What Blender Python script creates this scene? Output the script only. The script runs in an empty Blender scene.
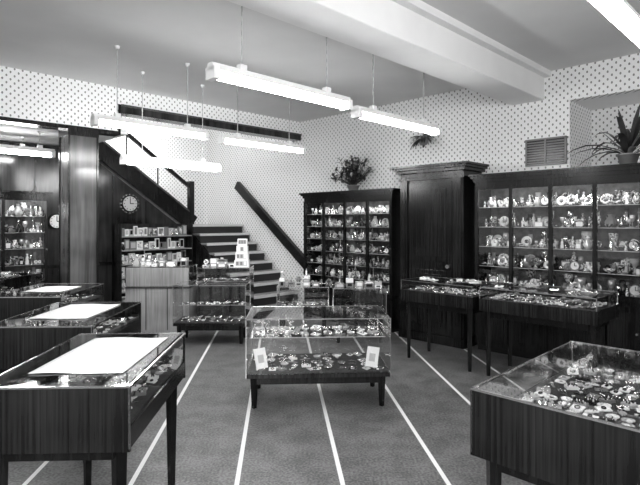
import bpy, math, random
from mathutils import Matrix, Vector
random.seed(11)
scene = bpy.context.scene
try:
    scene.view_settings.view_transform = 'Standard'
    scene.view_settings.look = 'Medium High Contrast'
except Exception: pass
T = Matrix.Translation
def RZ(a): return Matrix.Rotation(math.radians(a), 4, 'Z')
def RX(a): return Matrix.Rotation(math.radians(a), 4, 'X')
def RY(a): return Matrix.Rotation(math.radians(a), 4, 'Y')

# ------------------------------------------------------------ materials
MATS = {}
def newmat(name):
    m = bpy.data.materials.new(name); m.use_nodes = True
    nt = m.node_tree; nt.nodes.clear()
    out = nt.nodes.new('ShaderNodeOutputMaterial')
    return m, nt, out
def g(v): return (v, v, v, 1)
def plain(name, v, rough=0.5, metal=0.0, noise=0.0, nscale=30, spec=0.5, bump=0.0, band=(.3, .7)):
    m, nt, out = newmat(name)
    p = nt.nodes.new('ShaderNodeBsdfPrincipled')
    p.inputs['Base Color'].default_value = g(v)
    p.inputs['Roughness'].default_value = rough
    p.inputs['Metallic'].default_value = metal
    p.inputs['Specular IOR Level'].default_value = spec
    if noise > 0 or bump > 0:
        tc = nt.nodes.new('ShaderNodeTexCoord')
        n = nt.nodes.new('ShaderNodeTexNoise'); n.inputs['Scale'].default_value = nscale
        n.inputs['Detail'].default_value = 5
        nt.links.new(tc.outputs['Object'], n.inputs['Vector'])
        r = nt.nodes.new('ShaderNodeValToRGB')
        r.color_ramp.elements[0].position = band[0]; r.color_ramp.elements[1].position = band[1]
        r.color_ramp.elements[0].color = g(max(0, v-noise)); r.color_ramp.elements[1].color = g(min(.9, v+noise))
        nt.links.new(n.outputs['Fac'], r.inputs['Fac'])
        nt.links.new(r.outputs['Color'], p.inputs['Base Color'])
        if bump > 0:
            b = nt.nodes.new('ShaderNodeBump'); b.inputs['Strength'].default_value = bump
            b.inputs['Distance'].default_value = .01
            nt.links.new(n.outputs['Fac'], b.inputs['Height']); nt.links.new(b.outputs['Normal'], p.inputs['Normal'])
    nt.links.new(p.outputs[0], out.inputs[0])
    MATS[name] = m; return m
def wood(name, lo, hi, rough=0.3, sc=(45, 45, 1.6)):
    m, nt, out = newmat(name)
    p = nt.nodes.new('ShaderNodeBsdfPrincipled'); p.inputs['Roughness'].default_value = rough
    tc = nt.nodes.new('ShaderNodeTexCoord'); mp = nt.nodes.new('ShaderNodeMapping')
    mp.inputs['Scale'].default_value = sc
    n = nt.nodes.new('ShaderNodeTexNoise'); n.inputs['Scale'].default_value = 1; n.inputs['Detail'].default_value = 6
    n.inputs['Distortion'].default_value = .6
    n2 = nt.nodes.new('ShaderNodeTexNoise'); n2.inputs['Scale'].default_value = 2.2
    mul = nt.nodes.new('ShaderNodeMath'); mul.operation = 'ADD'
    r = nt.nodes.new('ShaderNodeValToRGB')
    half = nt.nodes.new('ShaderNodeMath'); half.operation = 'MULTIPLY'
    r.color_ramp.elements[0].position = .38; r.color_ramp.elements[1].position = .62
    half.inputs[1].default_value = .5
    r.color_ramp.elements[0].color = g(lo); r.color_ramp.elements[1].color = g(hi)
    L = nt.links.new
    L(tc.outputs['Object'], mp.inputs['Vector']); L(mp.outputs[0], n.inputs['Vector']); L(tc.outputs['Object'], n2.inputs['Vector'])
    L(n.outputs['Fac'], mul.inputs[0]); L(n2.outputs['Fac'], mul.inputs[1]); L(mul.outputs[0], half.inputs[0])
    L(half.outputs[0], r.inputs['Fac']); L(r.outputs['Color'], p.inputs['Base Color']); L(p.outputs[0], out.inputs[0])
    MATS[name] = m
def glassmat(name, tint=.95, base=.08, k=.88):
    m, nt, out = newmat(name)
    t = nt.nodes.new('ShaderNodeBsdfTransparent'); t.inputs[0].default_value = g(tint)
    gl = nt.nodes.new('ShaderNodeBsdfGlossy'); gl.inputs['Roughness'].default_value = .03; gl.inputs[0].default_value = g(.95)
    lw = nt.nodes.new('ShaderNodeLayerWeight'); lw.inputs[0].default_value = .5
    pw = nt.nodes.new('ShaderNodeMath'); pw.operation = 'POWER'; pw.inputs[1].default_value = 4
    ma = nt.nodes.new('ShaderNodeMath'); ma.operation = 'MULTIPLY_ADD'; ma.inputs[1].default_value = k; ma.inputs[2].default_value = base
    mx = nt.nodes.new('ShaderNodeMixShader'); L = nt.links.new
    L(lw.outputs['Facing'], pw.inputs[0]); L(pw.outputs[0], ma.inputs[0]); L(ma.outputs[0], mx.inputs[0])
    L(t.outputs[0], mx.inputs[1]); L(gl.outputs[0], mx.inputs[2]); L(mx.outputs[0], out.inputs[0])
    MATS[name] = m
def emis(name, s):
    m, nt, out = newmat(name)
    e = nt.nodes.new('ShaderNodeEmission'); e.inputs[0].default_value = g(1); e.inputs[1].default_value = s
    nt.links.new(e.outputs[0], out.inputs[0]); MATS[name] = m

wood('wood_dark', .005, .022, .2)
wood('wood_panel', .012, .055, .16, (14, 14, .9))
wood('wood_column', .05, .13, .2, (18, 18, .9))
wood('wood_trim', .05, .12, .25)
wood('wood_counter', .007, .036, .2, (70, 70, 1.2))
wood('wood_light', .22, .38, .35)
glassmat('glass'); glassmat('shelf_glass', .8, .12, .8)
plain('white', .85, .35); plain('lgrey', .5, .35); plain('mgrey', .22, .35); plain('black', .02, .25)
plain('china', .5, .15, 0, .38, 55, band=(.42, .52)); plain('china_dark', .2, .15, 0, .18, 45, band=(.45, .55))
plain('silver', .85, .12, 1.0); plain('crystal', .7, .05, .5)
plain('felt', .03, .9, 0, .018, 60); plain('lining', .08, .5, 0, .05, 12)
plain('paper', .85, .7); plain('ceilpaint', .74, .85, 0, .02, 2); plain('beampaint', .87, .8, 0, .02, 3)
plain('lamphouse', .88, .35); plain('leaf', .06, .45, 0, .03, 8); plain('leaf_light', .3, .5, 0, .1, 10)
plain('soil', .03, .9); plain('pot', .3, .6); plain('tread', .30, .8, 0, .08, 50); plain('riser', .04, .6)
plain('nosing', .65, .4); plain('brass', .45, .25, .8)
emis('tube', 42.0); emis('casetube', 30.0)

def mathf(nt):
    def math_(op, a, b=None, c=None):
        n = nt.nodes.new('ShaderNodeMath'); n.operation = op
        for i, v in enumerate((a, b, c)):
            if v is None: continue
            if isinstance(v, (int, float)): n.inputs[i].default_value = v
            else: nt.links.new(v, n.inputs[i])
        return n.outputs[0]
    return math_
def wallpaper():
    m, nt, out = newmat('wallpaper')
    N = nt.nodes.new; L = nt.links.new; math_ = mathf(nt)
    p = N('ShaderNodeBsdfPrincipled'); p.inputs['Roughness'].default_value = .8
    tc = N('ShaderNodeTexCoord'); sp = N('ShaderNodeSeparateXYZ'); L(tc.outputs['Object'], sp.inputs[0])
    h = math_('ADD', sp.outputs[0], sp.outputs[1])
    P = .088
    def grid(ox):
        a = math_('FRACT', math_('ADD', math_('DIVIDE', h, P), ox+50)); b = math_('FRACT', math_('ADD', math_('DIVIDE', sp.outputs[2], P), ox+50))
        a = math_('SUBTRACT', a, .5); b = math_('SUBTRACT', b, .5)
        b = math_('MULTIPLY', b, .7)
        d = math_('SQRT', math_('ADD', math_('MULTIPLY', a, a), math_('MULTIPLY', b, b)))
        return math_('LESS_THAN', d, .115)
    f = math_('MAXIMUM', grid(0.0), grid(.5))
    mx = N('ShaderNodeMix'); mx.data_type = 'RGBA'
    L(f, mx.inputs[0]); mx.inputs[6].default_value = g(.9); mx.inputs[7].default_value = g(.25)
    L(mx.outputs[2], p.inputs['Base Color']); L(p.outputs[0], out.inputs[0]); MATS['wallpaper'] = m
wallpaper()
def floormat():
    m, nt, out = newmat('floor_lino'); N = nt.nodes.new; L = nt.links.new; math_ = mathf(nt)
    p = N('ShaderNodeBsdfPrincipled'); p.inputs['Roughness'].default_value = .4; p.inputs['Specular IOR Level'].default_value = .4
    tc = N('ShaderNodeTexCoord'); sp = N('ShaderNodeSeparateXYZ'); L(tc.outputs['Object'], sp.inputs[0])
    x = math_('MULTIPLY_ADD', sp.outputs[1], .08, sp.outputs[0])
    x = math_('ADD', x, 1.19-.256+.667*40+.3335)
    fr = math_('ABSOLUTE', math_('SUBTRACT', math_('FRACT', math_('DIVIDE', x, .667)), .5))
    st = math_('LESS_THAN', fr, .023)
    n = N('ShaderNodeTexNoise'); n.inputs['Scale'].default_value = 60; n.inputs['Detail'].default_value = 6
    n2 = N('ShaderNodeTexNoise'); n2.inputs['Scale'].default_value = 5; n2.inputs['Detail'].default_value = 4
    L(tc.outputs['Object'], n.inputs['Vector']); L(tc.outputs['Object'], n2.inputs['Vector'])
    ad = math_('MULTIPLY', math_('ADD', n.outputs['Fac'], math_('MULTIPLY', n2.outputs['Fac'], .5)), .66)
    r = N('ShaderNodeValToRGB'); r.color_ramp.elements[0].position = .40; r.color_ramp.elements[1].position = .58
    r.color_ramp.elements[0].color = g(.075); r.color_ramp.elements[1].color = g(.19); L(ad, r.inputs['Fac'])
    mx = N('ShaderNodeMix'); mx.data_type = 'RGBA'; L(st, mx.inputs[0]); L(r.outputs['Color'], mx.inputs[6]); mx.inputs[7].default_value = g(.75)
    L(mx.outputs[2], p.inputs['Base Color']); L(p.outputs[0], out.inputs[0]); MATS['floor'] = m
floormat()

# ------------------------------------------------------------ mesh builder
class B:
    def __init__(s): s.v = []; s.f = []; s.m = []; s.sm = []; s.names = []; s.M = Matrix()
    def mi(s, n):
        if n not in s.names: s.names.append(n)
        return s.names.index(n)
    def add(s, vs, fs, mat, smooth=False):
        o = len(s.v)
        s.v += [tuple(s.M @ Vector(p)) for p in vs]
        k = s.mi(mat)
        for f in fs: s.f.append([i+o for i in f]); s.m.append(k); s.sm.append(smooth)
    def box(s, x0, x1, y0, y1, z0, z1, mat):
        vs = [(x0,y0,z0),(x1,y0,z0),(x1,y1,z0),(x0,y1,z0),(x0,y0,z1),(x1,y0,z1),(x1,y1,z1),(x0,y1,z1)]
        s.add(vs, [(0,3,2,1),(4,5,6,7),(0,1,5,4),(1,2,6,5),(2,3,7,6),(3,0,4,7)], mat)
    def prism(s, poly, axis, a0, a1, mat):
        def mk(p, a):
            return {'x': (a, p[0], p[1]), 'y': (p[0], a, p[1]), 'z': (p[0], p[1], a)}[axis]
        n = len(poly); vs = [mk(p, a0) for p in poly]+[mk(p, a1) for p in poly]
        fs = [tuple(range(n)), tuple(range(2*n-1, n-1, -1))]+[(i, (i+1) % n, n+(i+1) % n, n+i) for i in range(n)]
        s.add(vs, fs, mat)
    def quad(s, a, b, c, d, mat): s.add([a, b, c, d], [(0,1,2,3)], mat)
    def cyl(s, p0, p1, r0, r1=None, n=8, mat='white', smooth=True):
        r1 = r0 if r1 is None else r1
        p0 = Vector(p0); p1 = Vector(p1); d = (p1-p0).normalized()
        a = d.orthogonal().normalized(); b = d.cross(a)
        vs = []
        for p, r in ((p0, r0), (p1, r1)):
            for i in range(n):
                t = 2*math.pi*i/n; vs.append(tuple(p+a*math.cos(t)*r+b*math.sin(t)*r))
        s.add(vs, [(i, (i+1) % n, n+(i+1) % n, n+i) for i in range(n)], mat, smooth)
        s.add(vs[:n], [tuple(range(n))], mat); s.add(vs[n:], [tuple(range(n))], mat)
    def lathe(s, x, y, z, prof, n=10, mat='white'):
        vs = []; fs = []
        for r, h in prof:
            for i in range(n):
                t = 2*math.pi*i/n; vs.append((x+r*math.cos(t), y+r*math.sin(t), z+h))
        for j in range(len(prof)-1):
            for i in range(n): fs.append((j*n+i, j*n+(i+1) % n, (j+1)*n+(i+1) % n, (j+1)*n+i))
        s.add(vs, fs, mat, True)
    def ring(s, c, R, r, nrm='z', n=14, mat='silver'):
        pts = []
        for i in range(n):
            t = 2*math.pi*i/n
            if nrm == 'z': pts.append(Vector((c[0]+R*math.cos(t), c[1]+R*math.sin(t), c[2])))
            else: pts.append(Vector((c[0]+R*math.cos(t), c[1], c[2]+R*math.sin(t))))
        for i in range(n): s.cyl(pts[i], pts[(i+1) % n], r, r, 4, mat)
    def leaf(s, base, direc, L, W, droop, mat):
        base = Vector(base); d = Vector(direc).normalized(); side = d.cross(Vector((0,0,1)))
        if side.length < .01: side = Vector((1,0,0))
        side.normalize(); vs = []; n = 5
        for i in range(n+1):
            t = i/n; p = base+d*L*t+Vector((0,0,-droop*L*t*t)); w = W*math.sin(math.pi*min(.97, t*.9+.08))
            vs += [tuple(p-side*w), tuple(p+Vector((0,0,-w*.3))), tuple(p+side*w)]
        fs = []
        for i in range(n):
            for k in (0, 1): fs.append((i*3+k, i*3+k+1, i*3+k+4, i*3+k+3))
        s.add(vs, fs, mat, True)
    def done(s, name, M=None, bevel=0):
        me = bpy.data.meshes.new(name); me.from_pydata(s.v, [], s.f)
        for n in s.names: me.materials.append(MATS[n])
        me.polygons.foreach_set('material_index', s.m); me.polygons.foreach_set('use_smooth', s.sm); me.update()
        ob = bpy.data.objects.new(name, me); scene.collection.objects.link(ob)
        if M is not None: ob.matrix_world = M
        if bevel:
            md = ob.modifiers.new('bevel', 'BEVEL'); md.width = bevel; md.segments = 2; md.limit_method = 'ANGLE'; md.angle_limit = math.radians(60)
        return ob

# ------------------------------------------------------------ goods
def vase(b, x, y, z, h, r, mat):
    k = random.choice([[(.5,0),(.9,.15),(1,.4),(.6,.7),(.35,.85),(.55,1),(.45,.98)],
                       [(.6,0),(.25,.1),(.2,.45),(.8,.6),(1,.85),(.9,1),(.8,.97)],
                       [(.7,0),(1,.3),(.95,.6),(.5,.8),(.5,1),(.4,.98)],
                       [(.9,0),(.9,.05),(.2,.12),(.2,.3),(.7,.4),(.85,.7),(.9,1),(.85,1)]])
    b.lathe(x, y, z, [(0, 0)]+[(r*a, h*c) for a, c in k], 10, mat)
def bowl(b, x, y, z, r, mat):
    b.lathe(x, y, z, [(0,0),(r*.4,0),(r*.45,r*.12),(r*.85,r*.4),(r,r*.7),(r*.93,r*.68),(r*.5,r*.25),(0,r*.18)], 12, mat)
def plate(b, x, y, z, r, mat):
    sv = b.M.copy(); b.M = b.M @ T((x, y, z+r)) @ RX(78)
    b.lathe(0, 0, 0, [(0,.0),(r*.6,0),(r*.7,r*.1),(r,r*.14),(r,r*.17),(r*.68,r*.15),(r*.6,r*.06),(0,r*.06)], 14, mat)
    b.lathe(0, 0, r*.07, [(0,0),(r*.4,0),(r*.4,.002),(0,.002)], 10, random.choice(['mgrey', 'china_dark', 'china']))
    b.M = sv
def cup(b, x, y, z, r, mat):
    b.lathe(x, y, z, [(0,.01),(r*1.5,.012),(r*1.6,.018),(r*.5,.01),(r*.6,.02),(r*.95,r*.9),(r,r*1.5),(r*.9,r*1.5),(r*.5,r*.4),(0,r*.4)], 10, mat)
    b.ring((x+r*1.15, y, z+r*.9), r*.4, r*.1, 'y', 7, mat)
def jug(b, x, y, z, h, mat):
    r = h*.36
    b.lathe(x, y, z, [(0,0),(r*.7,0),(r,h*.3),(r*.8,h*.6),(r*.5,h*.75),(r*.6,h),(r*.5,h*.98)], 10, mat)
    b.ring((x+r*1.05, y, z+h*.55), h*.2, h*.03, 'y', 8, mat)
    b.cyl((x-r*.7, y, z+h*.5), (x-r*1.3, y, z+h*.85), h*.05, h*.03, 6, mat)
def figurine(b, x, y, z, h, mat):
    b.lathe(x, y, z, [(0,0),(h*.2,0),(h*.2,h*.06),(h*.14,h*.1),(h*.17,h*.3),(h*.09,h*.5),(h*.12,h*.68),(h*.05,h*.78),(h*.035,h*.8),(h*.075,h*.87),(h*.07,h*.95),(0,h)], 9, mat)
    b.cyl((x, y, z+h*.7), (x+h*.2, y-h*.05, z+h*.5), h*.035, h*.025, 5, mat)
    b.cyl((x, y, z+h*.7), (x-h*.17, y-h*.05, z+h*.48), h*.035, h*.025, 5, mat)
def mclock(b, x, y, z, r, mat):
    b.cyl((x, y-.02, z+r*1.1), (x, y+.03, z+r*1.1), r, r, 16, mat)
    b.cyl((x, y-.024, z+r*1.1), (x, y-.02, z+r*1.1), r*.85, r*.85, 16, 'white')
    b.box(x-r*.8, x+r*.8, y-.02, y+.03, z, z+r*.25, mat)
    b.box(x-.003, x+.003, y-.027, y-.024, z+r*1.1, z+r*1.8, 'black'); b.box(x, x+r*.5, y-.027, y-.024, z+r*1.1-.003, z+r*1.1+.003, 'black')
def candlestick(b, x, y, z, h, mat):
    b.lathe(x, y, z, [(0,0),(h*.2,0),(h*.18,h*.05),(h*.05,h*.12),(h*.09,h*.25),(h*.04,h*.35),(h*.04,h*.7),(h*.1,h*.78),(h*.05,h*.82),(h*.06,h),(0,h)], 8, mat)
def goblet(b, x, y, z, h, mat):
    b.lathe(x, y, z, [(0,0),(h*.22,0),(h*.2,h*.03),(h*.03,h*.08),(h*.03,h*.42),(h*.14,h*.5),(h*.22,h*.7),(h*.2,h),(h*.18,h),(h*.18,h*.7),(0,h*.55)], 9, mat)
GM = ['china', 'china', 'lgrey', 'china', 'crystal', 'silver', 'china_dark', 'silver', 'brass', 'mgrey', 'white', 'china_dark', 'crystal', 'black']
def item(b, cx, cy, z, w, h, hmax):
    m = random.choice(GM); k = random.random()
    if k < .18: vase(b, cx, cy, z, h, min(w*.48, h*.45), m)
    elif k < .32: plate(b, cx, cy, z, min(w*.6, hmax*.48), m)
    elif k < .41: cup(b, cx-.008, cy, z, w*.3, m)
    elif k < .54: jug(b, cx, cy, z, min(h, w*1.3), m)
    elif k < .66: figurine(b, cx, cy, z, h, m)
    elif k < .72: candlestick(b, cx, cy, z, h, m)
    elif k < .82: goblet(b, cx, cy, z, min(h, w*1.8), random.choice(['crystal', 'silver', 'crystal']))
    elif k < .88: mclock(b, cx, cy, z, min(w*.48, hmax*.42), m)
    elif k < .93: bowl(b, cx, cy, z, w*.5, m)
    else:
        b.box(cx-w*.4, cx+w*.4, cy-w*.2, cy+w*.2, z, z+h*.6, m); b.box(cx-w*.3, cx+w*.3, cy-w*.2-.003, cy-w*.2, z+h*.08, z+h*.5, 'white')
def shelf_goods(b, x0, x1, y0, y1, z, hmax, dens=1.0):
    rows = 3 if y1-y0 > .2 else 2
    st = (y1-y0)/rows
    for row in range(rows):
        ya = y1-st*(row+1); f = (1.0, .75, .55)[row]
        x = x0+random.uniform(0, .02)
        while x < x1-.035:
            w = random.uniform(.05, .13)/dens**.5
            if x+w > x1: w = x1-x
            item(b, x+w/2, ya+st/2, z, w, hmax*random.uniform(.65, 1.0)*f, hmax*f)
            x += w*random.uniform(.8, 1.0)
def flat_goods(b, x0, x1, y0, y1, z, cell=.11, fill=.85, cards=.3):
    nx = max(1, int((x1-x0)/cell)); ny = max(1, int((y1-y0)/cell))
    for i in range(nx):
        for j in range(ny):
            if random.random() > fill: continue
            c = cell
            x = x0+(i+.5)*(x1-x0)/nx+random.uniform(-.2, .2)*c; y = y0+(j+.5)*(y1-y0)/ny+random.uniform(-.2, .2)*c
            sv = b.M.copy(); b.M = b.M @ T((x, y, z)) @ RZ(random.uniform(-70, 70)); k = random.random(); m = random.choice(['white', 'white', 'silver', 'silver', 'lgrey', 'crystal'])
            if k < cards*.7:
                a = c*random.uniform(.3, .48); bb = a*random.uniform(.5, .9)
                sv2 = b.M.copy(); b.M = b.M @ T((0, 0, bb*math.sin(math.radians(14)))) @ RX(14)
                b.box(-a, a, -bb, bb, 0, .005, m)
                b.ring((0, 0, .008), bb*.5, .003, 'z', 8, 'black' if m == 'white' else 'silver')
                b.M = sv2
            elif k < .42:   # necklace / beads
                R = c*random.uniform(.3, .5)
                for q in range(14):
                    t = 2*math.pi*q/14; b.lathe(R*math.cos(t), R*.75*math.sin(t), 0, [(0,0),(.006,.003),(.005,.009),(0,.011)], 5, m)
                b.lathe(0, -R*.75, 0, [(0,0),(.013,.003),(.011,.012),(0,.016)], 6, 'white')
            elif k < .52: bowl(b, 0, 0, 0, c*.40, random.choice(['silver', 'crystal', 'china']))
            elif k < .62:   # fan brooch / cutlery fan
                for q in range(7):
                    sv2 = b.M.copy(); b.M = b.M @ RZ(-75+25*q); b.prism([(0,0),(-c*.05,c*.42),(c*.05,c*.5)], 'z', 0, .006, m); b.M = sv2
            elif k < .74:   # spoons / bracelets in a row
                for q in (-1, 0, 1):
                    b.box(q*c*.22-.003, q*c*.22+.003, -c*.4, c*.2, 0, .004, 'silver'); b.lathe(q*c*.22, c*.28, 0, [(0,0),(c*.09,.002),(c*.08,.007),(0,.004)], 7, 'silver')
            elif k < .84:   # watch
                b.box(-c*.5, c*.5, -c*.07, c*.07, 0, .005, random.choice(['black', 'mgrey', 'silver'])); b.cyl((0, 0, .004), (0, 0, .014), c*.16, c*.14, 10, 'silver'); b.cyl((0, 0, .014), (0, 0, .015), c*.12, c*.12, 10, 'white')
            else:
                b.box(-c*.42, c*.42, -c*.32, c*.32, 0, .014, random.choice(['white', 'black', 'mgrey', 'lgrey']))
                for q in range(4):
                    for q2 in range(2): b.lathe(-c*.3+q*c*.2, -c*.15+q2*c*.3, .014, [(0,0),(c*.06,.002),(c*.04,.009),(0,.012)], 6, random.choice(['black', 'silver', 'white']))
            b.M = sv
def stack_goods(b, x0, x1, y0, y1, z):
    x = x0
    while x < x1-.1:
        w = random.uniform(.07, .14); zz = z; cy = random.uniform(y0+.08, y1-.08)
        for q in range(random.randint(1, 3)):
            h = random.uniform(.025, .07); b.box(x, x+w, cy-.06, cy+.06, zz, zz+h, random.choice(['white', 'lgrey', 'china', 'mgrey'])); b.box(x+.02, x+w-.02, cy-.063, cy-.06, zz+.008, zz+h-.008, random.choice(['black', 'white', 'lgrey'])); zz += h
        if random.random() < .7: item(b, x+w/2, cy, zz, .07, .1, .1)
        x += w+random.uniform(.01, .04)

# ------------------------------------------------------------ frames
C = Vector((-.376, 9.6, 0))
ROOM = T(C) @ RZ(-45)
H = 3.53
cam = bpy.data.objects.new('camera', bpy.data.cameras.new('camera')); scene.collection.objects.link(cam)
cam.location = (0, 0, 1.65); cam.rotation_euler = (math.radians(90), 0, 0)
cam.data.sensor_width = 36; cam.data.lens = 510/640*36; cam.data.shift_y = -20.5/640; cam.data.clip_start = .05
scene.camera = cam

# ------------------------------------------------------------ room
b = B(); b.box(-9, 9, -3, 14.5, -.1, 0, 'floor'); b.done('floor')
b = B(); b.box(0, 11, -12, 0, H, H+.1, 'ceilpaint'); b.done('ceiling', ROOM)
b = B()
b.box(-3.15, 0, 0, .12, 0, 4.65, 'wallpaper'); b.box(0, 4.82, 0, .12, 0, H, 'wallpaper')
b.box(4.82, 8.2, 0, .12, 0, 2.3, 'wallpaper'); b.box(4.82, 8.2, 0, .12, 3.13, H, 'wallpaper'); b.box(8.2, 10, 0, .12, 0, H, 'wallpaper')
b.box(4.74, 4.82, .12, .8, 2.2, 3.2, 'wallpaper'); b.box(4.74, 8.28, .8, .88, 2.2, 3.2, 'wallpaper'); b.box(8.2, 8.28, .12, .8, 2.2, 3.2, 'wallpaper')
b.box(4.82, 8.2, .12, .8, 2.2, 2.3, 'beampaint'); b.box(4.82, 8.2, .12, .8, 3.13, 3.2, 'beampaint')
b.done('wall_right', ROOM)
b = B()
b.box(-.18, 0, -3.44, 0, 3.29, 4.65, 'wallpaper'); b.box(-.18, 0, -10, -3.44, 2.9, 4.65, 'wallpaper')
b.done('wall_left_upper', ROOM)
b = B(); b.box(-.2, .03, -3.44, -.0, 3.18, 3.30, 'wood_panel'); b.box(-.22, .05, -3.44, 0, 3.27, 3.30, 'wood_trim'); b.done('trim_1', ROOM, .004)
b = B(); b.box(-.2, .02, -10, -3.44, 2.87, 2.92, 'wood_dark'); b.box(-.2, .02, -3.47, -3.44, 2.87, 3.30, 'wood_dark'); b.done('trim_2', ROOM, .004)
b = B(); b.box(-3.27, -3.15, -10, .12, 0, 4.65, 'wallpaper'); b.done('wall_back', ROOM)
b = B(); b.box(-3.15, 0, -10, .12, 4.65, 4.7, 'ceilpaint'); b.done('ceiling_stairwell', ROOM)
b = B(); b.box(-3.15, -.18, -10, -3.25, 2.92, 3.02, 'ceilpaint'); b.done('floor_upper', ROOM)
b = B()
poly = [(-1.25, 0), (-1.25, 1.45), (-3.25, 2.88), (-10, 2.88), (-10, 0)]
b.prism(poly, 'x', -1.97, -1.92, 'wood_panel')
for k in range(14):
    v = -1.5-k*.62
    zt = 2.85 if v < -3.25 else 1.45+(-v-1.25)*.715-.04
    b.box(-1.92, -1.905, v-.012, v+.012, 0, zt, 'wood_dark')
b.box(-1.92, -1.9, -10, -1.3, 0, .14, 'wood_dark'); b.box(-1.92, -1.9, -10, -1.3, .9, .95, 'wood_dark')
b.done('wall_left', ROOM)
b = B(); b.box(4.1, 4.52, -12, 0, 3.18, H, 'beampaint'); b.done('ceiling_beam', ROOM, .01)
b = B(); b.box(4.521, 4.60, -12, 0, 3.46, H, 'beampaint'); b.box(3.95, 4.1, -12, 0, 3.42, H, 'beampaint'); b.done('trim_3', ROOM)
b = B(); b.box(-.19, .14, -4.17, -3.81, .1, 2.77, 'wood_column')
for z in (0, 2.77): b.box(-.205, .155, -4.185, -3.795, z, z+.1, 'wood_dark')
for (x, y) in ((-.19, -4.17), (.14, -4.17), (.14, -3.81), (-.19, -3.81)): b.box(x-.012, x+.012, y-.012, y+.012, .1, 2.77, 'wood_dark')
b.done('wood_clad_column', ROOM)

# ------------------------------------------------------------ staircase
b = B(); run, rise = .25, .178; u0 = .22
for i in range(9):
    ua = u0-run*i; z = rise*(i+1)
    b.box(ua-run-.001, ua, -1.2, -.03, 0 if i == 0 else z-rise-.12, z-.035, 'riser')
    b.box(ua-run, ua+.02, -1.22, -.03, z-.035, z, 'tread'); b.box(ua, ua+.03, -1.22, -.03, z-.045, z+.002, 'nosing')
b.prism([(u0+.02, 0), (u0+.02, .17), (u0-9*run, 9*rise-.03), (u0-9*run, 0)], 'y', -1.24, -1.2, 'wood_panel')
zl = 9*rise; ul = u0-9*run
b.box(-3.14, ul, -1.22, -.03, zl-.15, zl, 'tread')
for i in range(9):
    va = -1.22-run*i*.92; z = zl+rise*(i*.9+.9)
    b.box(-3.14, ul-.02, va-run, va, z-.25, z, 'tread')
def rail(b, p, q, w, h, mat):
    p = Vector(p); q = Vector(q)
    d = (q-p).normalized(); sd = d.cross(Vector((0,0,1))).normalized(); up = sd.cross(d)
    vs = []
    for c in (p, q):
        for a, e in ((-1,-1),(1,-1),(1,1),(-1,1)): vs.append(tuple(c+sd*w/2*a+up*h/2*e))
    b.add(vs, [(0,1,2,3),(7,6,5,4),(0,4,5,1),(1,5,6,2),(2,6,7,3),(3,7,4,0)], mat)
us = -1.88
rail(b, (us, -1.15, zl+.02), (us, -3.3, zl+1.54), .05, .30, 'wood_dark')
rail(b, (us, -1.15, zl+.19), (us, -3.3, zl+1.71), .08, .035, 'wood_column')
rail(b, (us, -1.2, zl+.72), (us, -3.3, zl+2.2), .06, .06, 'wood_dark')
for i in range(3):
    v = -1.9-i*.6; z = zl+(-v-1.15)*.707
    b.cyl((us, v, z+.1), (us, v, z+.70), .014, .014, 6, 'black')
b.box(us-.05, us+.05, -1.25, -1.15, 0, zl+.85, 'wood_dark')
rail(b, (.34, -.07, .80), (-1.9, -.07, zl+.84), .08, .17, 'wood_dark')
b.box(.28, .38, -.14, -.03, 0, .92, 'wood_dark')
b.done('staircase', ROOM)

# ------------------------------------------------------------ fluorescent fittings
def fixture(x, y, z, L=1.45, top=H, M=None):
    b = B(); h = L/2
    b.prism([(-.05, -.005), (.05, -.005), (.028, .05), (-.028, .05)], 'x', -h, h, 'lamphouse')
    prof = [(.048*math.cos(math.radians(a)), -.006-.056*math.sin(math.radians(a))) for a in range(0, 181, 20)]
    b.prism(prof, 'x', -h+.05, h-.05, 'tube')
    for s in (-1, 1):
        b.box(min(s*h, s*(h-.05)), max(s*h, s*(h-.05)), -.055, .055, -.066, .02, 'lamphouse')
        b.box(s*h*.62-.03, s*h*.62+.03, -.025, .025, .05, .09, 'lamphouse')
        n = max(2, int((top-z-.09)/.035)); st = (top-z-.09)/n
        for i in range(n):
            r = st*.62
            bb = (s*h*.62, 0, .09+st*(i+.5))
            if i % 2: b.box(bb[0]-.006, bb[0]+.006, -.002, .002, bb[2]-r, min(bb[2]+r, top-z), 'lgrey')
            else: b.box(bb[0]-.002, bb[0]+.002, -.006, .006, bb[2]-r, min(bb[2]+r, top-z), 'lgrey')
        b.cyl((s*h*.62, 0, top-z-.03), (s*h*.62, 0, top-z), .02, .03, 10, 'lamphouse')
    return b.done('fluorescent_light', M if M else T((x, y, z)) @ RZ(45))
for (x, y, z, L) in [(-.26, 4.09, 2.72, 1.45), (.85, 5.42, 2.72, 1.45), (-1.87, 5.75, 2.72, 1.36), (-.76, 6.99, 2.72, 1.45), (-1.92, 6.7, 2.42, 1.4), (1.55, 2.62, 2.72, 1.45),
                  (-1.9, .3, 2.72, 1.45), (.6, .2, 2.72, 1.45), (3.1, 2.4, 2.72, 1.45)]:  # this row: unseen fittings outside the frame, added for extra room light
    fixture(x, y, z, L)
fixture(0, 0, 2.6, .95, 2.88, ROOM @ T((-.5, -4.62, 2.6)) @ RZ(90))
fixture(0, 0, 2.7, 1.2, 2.9, ROOM @ T((-1.3, -4.7, 2.7)) @ RZ(90))
b = B(); b.box(-.6, .6, -.06, .06, 0, .06, 'lamphouse'); b.box(-.55, .55, -.04, .04, -.05, 0, 'tube'); b.box(-.6, -.55, -.05, .05, -.06, 0, 'lamphouse'); b.box(.55, .6, -.05, .05, -.06, 0, 'lamphouse')
b.done('ceiling_batten_light', ROOM @ T((-1.6, -1.4, 4.59)) @ RZ(90))
fixture(0, 0, 3.45, 1.2, 4.65, ROOM @ T((-2.6, -1.9, 3.45)) @ RZ(90))
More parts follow.
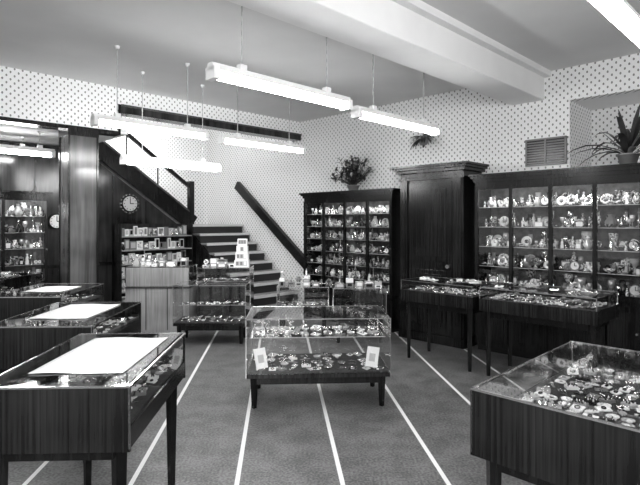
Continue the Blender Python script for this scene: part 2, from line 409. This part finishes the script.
# photographer's flood lamp beside/behind the camera
ld = bpy.data.lights.new('flood_lamp', 'AREA'); ld.energy = 130; ld.size = 1.4
lo = bpy.data.objects.new('flood_lamp', ld); scene.collection.objects.link(lo); lo.location = (-.6, -1.6, 2.5)
lo.rotation_euler = (Vector((0, 7, 1.8))-Vector(lo.location)).to_track_quat('-Z', 'Y').to_euler()

# ------------------------------------------------------------ wall cabinets
def cabinet(M, w, d, h, base, bays, shelves, dens=1.0, cor=.1, name='glass_display_cabinet', gname='shelf_ornaments'):
    b = B()
    b.box(.02, w-.02, .03, d, 0, .08, 'black'); b.box(0, w, 0, d, .08, base, 'wood_dark')
    b.box(-.01, w+.01, -.015, d, base, base+.035, 'wood_dark')
    bw = w/bays
    for i in range(bays):
        x0 = i*bw+.04; x1 = (i+1)*bw-.04
        if base > .3:
            b.box(x0, x1, -.012, 0, .14, base-.05, 'wood_dark'); b.box(x0+.05, x1-.05, -.02, -.012, .19, base-.10, 'wood_dark')
            b.cyl((x1-.025, -.02, base*.6), (x1-.025, -.04, base*.6), .012, .012, 8, 'brass')
    zt = h-cor-.06
    b.box(0, w, 0, d, zt, h-cor, 'wood_dark')
    b.box(-.02, w+.02, -.02, d, h-cor, h-cor+.04, 'wood_dark')
    b.box(-.045, w+.045, -.045, d, h-cor+.04, h-.025, 'wood_dark'); b.box(-.065, w+.065, -.065, d, h-.025, h, 'wood_dark')
    b.box(0, w, d-.02, d, base+.035, zt, 'lining')
    b.box(0, .025, 0, d, base+.035, zt, 'wood_dark'); b.box(w-.025, w, 0, d, base+.035, zt, 'wood_dark')
    for i in range(bays+1):
        x = min(max(i*bw, .02), w-.02); b.box(x-.022, x+.022, -.01, .025, base+.035, zt, 'wood_dark')
    for i in range(bays):
        x0 = max(i*bw, .0)+.02; x1 = (i+1)*bw-.02
        b.quad((x0, .005, base+.035), (x1, .005, base+.035), (x1, .005, zt), (x0, .005, zt), 'glass')
        b.box(x0, x1, -.004, .012, base+.035, base+.065, 'wood_dark'); b.box(x0, x1, -.004, .012, zt-.035, zt, 'wood_dark')
        if i < bays: b.cyl((x1-.0, -.01, (base+zt)/2), (x1-.0, -.03, (base+zt)/2), .01, .01, 6, 'brass')
    zs = [base+.04]; sh = (zt-.05-base)/(shelves+1)
    for k in range(1, shelves+1):
        z = base+.035+sh*k; zs.append(z+.006); b.box(.026, w-.026, .05, d-.021, z-.003, z+.003, 'shelf_glass'); b.box(.026, w-.026, .047, .05, z-.004, z+.004, 'lgrey')
    b.box(.06, w-.06, .027, .045, zt-.012, zt-.001, 'casetube')
    b.done(name, M)
    gb = B()
    for i in range(bays):
        for z in zs: shelf_goods(gb, i*bw+.03, (i+1)*bw-.03, .07 if d > .2 else .05, d-.03, z, sh*.93, dens)
    gb.done(gname, M)
cabinet(ROOM @ T((.56, -.42, 0)), 1.9, .41, 2.15, .5, 4, 6, 1.2, .09)
cabinet(ROOM @ T((3.80, -.42, 0)), 1.90, .41, 2.26, .80, 4, 4, .85)
cabinet(ROOM @ T((5.84, -.42, 0)), 1.90, .41, 2.26, .80, 4, 4, .85)
b = B(); w = 1.0; d = .5; h = 2.43
b.box(-.02, w+.02, -.02, d, 0, .12, 'wood_dark'); b.box(0, w, 0, d, .12, h-.2, 'wood_dark')
for k, (o, z0, z1) in enumerate([(.02, h-.2, h-.16), (.0, h-.16, h-.10), (.05, h-.10, h-.06), (.085, h-.06, h-.03), (.11, h-.03, h)]):
    b.box(-o, w+o, -o, d, z0, z1, 'wood_dark')
for x0 in (.02, w-.14): b.box(x0, x0+.12, -.035, 0, .12, h-.2, 'wood_dark'); b.box(x0+.03, x0+.09, -.045, -.035, .3, h-.35, 'wood_dark')
b.box(.16, w-.16, -.02, 0, .14, h-.24, 'wood_dark')
for z0, z1 in ((.24, 1.0), (1.12, 2.1)):
    for o, y in ((0, .032), (.025, .026), (.06, .045)):
        b.box(.24+o, w-.24-o, -y, -.02, z0+o, z1-o, 'wood_dark')
b.cyl((w-.2, -.02, 1.06), (w-.2, -.07, 1.06), .02, .028, 10, 'brass')
b.done('panelled_door_case', ROOM @ T((2.68, -.51, 0)), .005)
MW = ROOM @ T((-1.66, -5.1, 0)) @ RZ(90)
cabinet(MW, 1.22, .23, 2.12, .45, 2, 5, 1.2, .06, 'wall_showcase', 'shelf_glassware')
b = B()
for i in range(2):
    cx = .305+i*.61; R = .285
    for s in (-1, 1):
        poly = [(cx+s*R, 1.98)]+[(cx+s*R*math.sin(math.radians(a)), 1.70+.26*math.cos(math.radians(a))) for a in range(90, -1, -10)]+[(cx, 1.98)]
        b.prism(poly, 'y', -.03, -.012, 'wood_trim')
b.done('trim_4', MW)
b = B(); gb = B(); w = 1.4; d = .26
b.box(0, .02, 0, d, 0, 1.62, 'wood_panel'); b.box(w-.02, w, 0, d, 0, 1.62, 'wood_panel'); b.box(0, w, d-.015, d, 0, 1.62, 'wood_panel')
for k in range(6):
    z = .2+k*.24; b.box(.02, w-.02, 0, d-.015, z-.02, z, 'wood_light'); x = .03
    while x < w-.14:
        ww = random.uniform(.06, .12); hh = random.uniform(.12, .2)
        gb.box(x, x+ww, .08, .12, z, z+hh, random.choice(['white', 'lgrey', 'white', 'mgrey'])); gb.box(x+.015, x+ww-.015, .077, .08, z+.03, z+hh-.02, random.choice(['mgrey', 'lgrey', 'black', 'china']))
        if random.random() < .5: item(gb, x+ww/2, .04, z, .06, .1, .1)
        x += ww+.01
b.done('greetings_rack', ROOM @ T((-1.56, -2.75, 0)) @ RZ(90)); gb.done('boxed_cards', ROOM @ T((-1.56, -2.75, 0)) @ RZ(90))

# ------------------------------------------------------------ wall clocks, vent
def wallclock(M, R, face='white', petals=0, name='wall_clock'):
    b = B(); b.cyl((0, 0, 0), (0, -.05, 0), R, R*.96, 28, 'wood_dark'); b.cyl((0, -.05, 0), (0, -.055, 0), R*.82, R*.82, 28, face)
    for i in range(12):
        t = math.radians(30*i); b.cyl((R*.68*math.sin(t), -.055, R*.68*math.cos(t)), (R*.68*math.sin(t), -.058, R*.68*math.cos(t)), R*.06, R*.06, 6, 'black')
    for i in range(petals):
        t = 2*math.pi*i/petals; b.cyl((R*1.02*math.sin(t), 0, R*1.02*math.cos(t)), (R*1.02*math.sin(t), -.04, R*1.02*math.cos(t)), R*.17, R*.1, 8, 'brass')
    b.box(-.006, .006, -.06, -.056, 0, R*.6, 'black'); b.box(0, R*.45, -.06, -.056, -.007, .007, 'black')
    b.done(name, M)
wallclock(ROOM @ T((-1.9, -3.68, 1.66)) @ RZ(90), .13)
wallclock(ROOM @ T((-1.9, -2.45, 1.98)) @ RZ(90), .16, 'lgrey', 16)
b = B(); b.box(0, .5, -.02, -.001, 0, .34, 'mgrey'); b.box(.02, .48, -.024, -.02, .02, .32, 'black')
for i in range(9): b.box(.025, .475, -.035, -.022, .03+i*.032, .043+i*.032, 'mgrey')
b.box(0, .02, -.035, -.02, 0, .34, 'mgrey'); b.box(.48, .5, -.035, -.02, 0, .34, 'mgrey'); b.box(0, .5, -.035, -.02, .32, .34, 'mgrey'); b.box(0, .5, -.035, -.02, 0, .02, 'mgrey'); b.box(.24, .26, -.037, -.02, 0, .34, 'mgrey')
b.done('ventilation_grille', ROOM @ T((4.29, 0, 2.36)))

# ------------------------------------------------------------ plants
def pot(b, r, h, z=0):
    b.lathe(0, 0, z, [(0,0),(r*.7,0),(r*.95,h*.85),(r*1.08,h*.85),(r*1.1,h),(r*.95,h),(r*.9,h*.9),(0,h*.9)], 16, 'pot'); b.cyl((0, 0, z+h*.85), (0, 0, z+h*.9), r*.88, r*.88, 14, 'soil')
b = B(); pot(b, .1, .1)
for i in range(90):
    a = random.uniform(0, 6.28); e = random.uniform(.25, 1.5); L = random.uniform(.16, .46)
    tip = Vector((math.cos(a)*math.cos(e)*L, min(.12, math.sin(a)*math.cos(e)*L), math.sin(e)*L+.12)); b.cyl((0, 0, .08), tip, .004, .003, 4, 'leaf')
    for k in range(4):
        dd = Vector((random.uniform(-1, 1), random.uniform(-1, .4), random.uniform(0, .9))); b.leaf(tip-Vector((0,0,.02*k)), dd, .08, .02, .2, random.choice(['leaf', 'leaf', 'leaf_light']))
b.done('potted_plant', ROOM @ T((1.55, -.25, 2.15)))
b = B(); pot(b, .11, .13)
for i in range(40):
    a = random.uniform(0, 6.28); e = random.uniform(.35, 1.45); b.leaf((0, 0, .1), (math.cos(a)*math.cos(e), min(.2, math.sin(a)*math.cos(e)), math.sin(e)), random.uniform(.45, .95), .032, random.uniform(.1, .8), random.choice(['leaf', 'leaf', 'leaf_light']))
b.done('potted_dracaena', ROOM @ T((5.5, -.22, 2.26)))
b = B(); b.lathe(0, 0, 0, [(0,0),(.05,.01),(.08,.08),(.085,.12),(.07,.12),(0,.1)], 12, 'pot'); b.box(-.01, .01, .06, .119, .05, .14, 'brass')
for i in range(30):
    a = random.uniform(0, 6.28); b.leaf((0, 0, .11), (math.cos(a), min(.3, math.sin(a)), random.uniform(-.1, .8)), random.uniform(.16, .28), .024, .7, random.choice(['leaf', 'leaf_light']))
b.done('wall_planter', ROOM @ T((2.81, -.12, 2.78)))

# ------------------------------------------------------------ counters
def counter(M, w, d, zt=.95, zb=.68, wood_sides=('f',), mat='wood_counter', cell=.11, shelf=None, name='display_counter', gname='jewellery_assortment', cards=.3, legs=True, leg_in=.07, fill=.98, rim=0.0, shy=.45, deck=.035):
    b = B()
    b.box(0.001, w-.001, 0.001, d-.001, zb, zb+deck, mat); b.box(.02, w-.02, .02, d-.02, zb+deck, zb+deck+.01, 'felt')
    if rim:
        b.box(0, w, -.004, .012, zb, zb+rim, mat); b.box(0, w, d-.012, d+.004, zb, zb+rim, mat); b.box(-.004, .012, 0, d, zb, zb+rim, mat); b.box(w-.012, w+.004, 0, d, zb, zb+rim, mat)
    S = {'f': ((0,0),(w,0)), 'b': ((0,d),(w,d)), 'l': ((0,0),(0,d)), 'r': ((w,0),(w,d))}
    for k, (p, q) in S.items():
        if k in wood_sides:
            x0, x1 = min(p[0], q[0]), max(p[0], q[0]); y0, y1 = min(p[1], q[1]), max(p[1], q[1])
            if k == 'f': y1 = .015
            if k == 'b': y0 = d-.015
            if k == 'l': x1 = .015
            if k == 'r': x0 = w-.015
            b.box(x0, x1, y0, y1, zb-.012, zt-.004, mat)
        else:
            e = .006
            px, py = min(max(p[0], e), w-e), min(max(p[1], e), d-e); qx, qy = min(max(q[0], e), w-e), min(max(q[1], e), d-e)
            b.quad((px, py, zb+deck), (qx, qy, zb+deck), (qx, qy, zt-.006), (px, py, zt-.006), 'glass')
    b.quad((0, 0, zt), (w, 0, zt), (w, d, zt), (0, d, zt), 'glass')
    t = .008
    b.box(-.001, w, -.001, t, zt-t, zt+.001, 'silver'); b.box(0, w, d-t, d+.001, zt-t, zt+.001, 'silver'); b.box(-.001, t, 0, d, zt-t, zt+.001, 'silver'); b.box(w-t, w+.001, 0, d, zt-t, zt+.001, 'silver')
    for x in (0, w-t):
        for y in (0, d-t): b.box(x, x+t, y, y+t, zb, zt, 'silver')
    if shelf: b.box(.02, w-.02, d*shy, d-.03, shelf-.004, shelf, 'shelf_glass'); b.box(.02, w-.02, d*shy-.003, d*shy, shelf-.005, shelf+.001, 'lgrey')
    if legs:
        for x in (leg_in, w-leg_in):
            for y in (leg_in, d-leg_in):
                sv = b.M.copy(); b.M = b.M @ T((x, y, 0)) @ RZ(45); b.cyl((0, 0, 0), (0, 0, zb), .022, .036, 4, 'wood_dark', False); b.M = sv
        b.box(leg_in, w-leg_in, leg_in-.012, leg_in+.012, zb-.07, zb, 'wood_dark'); b.box(leg_in, w-leg_in, d-leg_in-.012, d-leg_in+.012, zb-.07, zb, 'wood_dark')
        b.box(leg_in-.012, leg_in+.012, leg_in, d-leg_in, zb-.07, zb, 'wood_dark'); b.box(w-leg_in-.012, w-leg_in+.012, leg_in, d-leg_in, zb-.07, zb, 'wood_dark')
    b.done(name, M)
    gb = B(); flat_goods(gb, .05, w-.05, .05, d-.05, zb+deck+.01, cell, fill, cards)
    if shelf: flat_goods(gb, .05, w-.05, d*(shy+.05), d-.06, shelf, cell, fill, cards)
    gb.done(gname, M)
    return M
M1 = counter(T((-.65, 4.45, 0)) @ RZ(3), 1.28, .68, .80, .28, (), cell=.10, shelf=.60, cards=.3, name='display_table', gname='silverware_assortment', shy=.25)
b = B()
for x, a in ((.14, 35), (1.12, -35)):
    sv = b.M; b.M = T((x, .12, .335)) @ RZ(a) @ RX(-18); b.box(-.06, .06, 0, .004, 0, .18, 'white'); b.box(-.03, .03, -.001, 0, .05, .12, 'lgrey'); b.box(-.04, .04, .004, .06, 0, .004, 'white'); b.M = sv
b.done('price_cards', M1)
R3 = RZ(2.2)
M2 = counter(T((-1.46, 2.15, 0)) @ R3, .65, 1.05, wood_sides=('f', 'l', 'b'), cell=.062, cards=.55, deck=.09)
M3 = counter(T((-2.25, 3.4, 0)) @ R3, .72, 1.05, wood_sides=('f', 'l', 'b'), cell=.075, cards=.5, deck=.13)
M4 = counter(T((-3.15, 4.75, 0)) @ R3, .72, 1.05, wood_sides=('f', 'l', 'b'), cell=.085, cards=.5, deck=.13)
M5 = counter(T((-4.75, 6.1, 0)) @ R3, .9, 1.0, wood_sides=('f', 'l', 'b'), cell=.1)
M8 = counter(ROOM @ T((5.98, -4.55, 0)), 1.8, 1.2, wood_sides=('f', 'r'), cell=.066, cards=.4, deck=.13)
MT1 = counter(ROOM @ T((3.36, -1.44, 0)), .95, .58, .95, .70, (), cell=.07, name='display_table', rim=.13, cards=.5, deck=.12)
MT2 = counter(ROOM @ T((4.39, -1.44, 0)), 1.16, .66, .95, .70, (), cell=.07, name='display_table', rim=.13, cards=.5, deck=.12)
M6 = counter(T((-2.9, 7.6, 0)), .95, .5, .98, .70, ('f',), mat='wood_light', legs=False, name='shop_counter')
b = B(); b.box(0, .95, .0, .5, 0, .68, 'wood_light'); b.box(-.005, .955, -.01, .5, .66, .68, 'wood_trim')
for x in (.3, .62): b.box(x, x+.012, -.004, 0, .04, .66, 'wood_trim')
b.done('counter_cupboard', M6)
M6b = counter(T((-1.87, 7.75, 0)), .8, .5, .95, .70, (), mat='wood_panel', legs=False, name='shop_counter')
b = B(); b.box(0, .8, 0, .5, 0, .70, 'wood_panel'); b.box(.39, .402, -.004, 0, .04, .68, 'wood_trim'); b.box(0, .8, -.01, 0, .66, .69, 'wood_trim'); b.done('counter_cupboard', M6b)
M7 = counter(T((-1.98, 6.85, 0)), .98, .5, .80, .25, (), cell=.09, shelf=.5, mat='wood_dark', cards=.4)
M9 = counter(T((-.62, 7.3, 0)), .75, .45, .72, .4, (), cell=.10, name='display_table')
M10 = counter(T((.18, 6.9, 0)), .72, .45, .75, .4, (), cell=.10, name='display_table')
# ------------------------------------------------------------ paper sheets
def sheet(M, w, d, sk=0):
    b = B(); nx, ny = 14, 14; vs = []; fs = []
    for j in range(ny+1):
        for i in range(nx+1):
            u = i/nx; v = j/ny; vs.append((u*w+sk*v, v*d+.01*math.sin(u*6), .002+.0015*(math.sin(u*9+v*4)+1)))
    for j in range(ny):
        for i in range(nx): a = j*(nx+1)+i; fs.append((a, a+1, a+nx+2, a+nx+1))
    b.add(vs, fs, 'paper', True); ob = b.done('paper_sheet', M); md = ob.modifiers.new('s', 'SOLIDIFY'); md.thickness = .002; md.offset = 1
sheet(M2 @ T((.13, .18, .951)) , .43, .72, .02)
sheet(M3 @ T((.16, .25, .951)) , .42, .65, .02)
sheet(M4 @ T((.2, .3, .951)) , .38, .45, .02)
for M, w, d, zt in ((M5, .9, 1.0, .951), (MT1, .95, .58, .951), (MT2, 1.16, .66, .951)):
    gb = B(); flat_goods(gb, .08, w-.08, .08, d-.08, zt, .12, .5, .7); gb.done('counter_top_goods', M)
for M, w, zt in ((M6, .95, .981), (M6b, .62, .951), (M9, .75, .721), (M10, .72, .751)):
    gb = B(); stack_goods(gb, .03, w-.03, .06, .4, zt); gb.done('boxed_goods', M)
# leaflet stand (white, stepped)
b = B()
for k in range(4):
    z = k*.11; r = .11-k*.012
    b.box(-r, r, -.09+k*.03, .09, z, z+.105, 'white'); b.box(-r*.8, r*.8, -.095+k*.03, -.09+k*.03, z+.02, z+.09, 'lgrey')
    for s in (-1, 0, 1): b.box(s*r*.55-.018, s*r*.55+.018, -.1+k*.03, -.095+k*.03, z+.03, z+.085, random.choice(['white', 'mgrey']))
b.done('leaflet_stand', T((-1.22, 8.0, .951)))

# ------------------------------------------------------------ world
w = bpy.data.worlds.new('world'); scene.world = w; w.use_nodes = True
bg = w.node_tree.nodes['Background']; bg.inputs[0].default_value = g(1); bg.inputs[1].default_value = .65
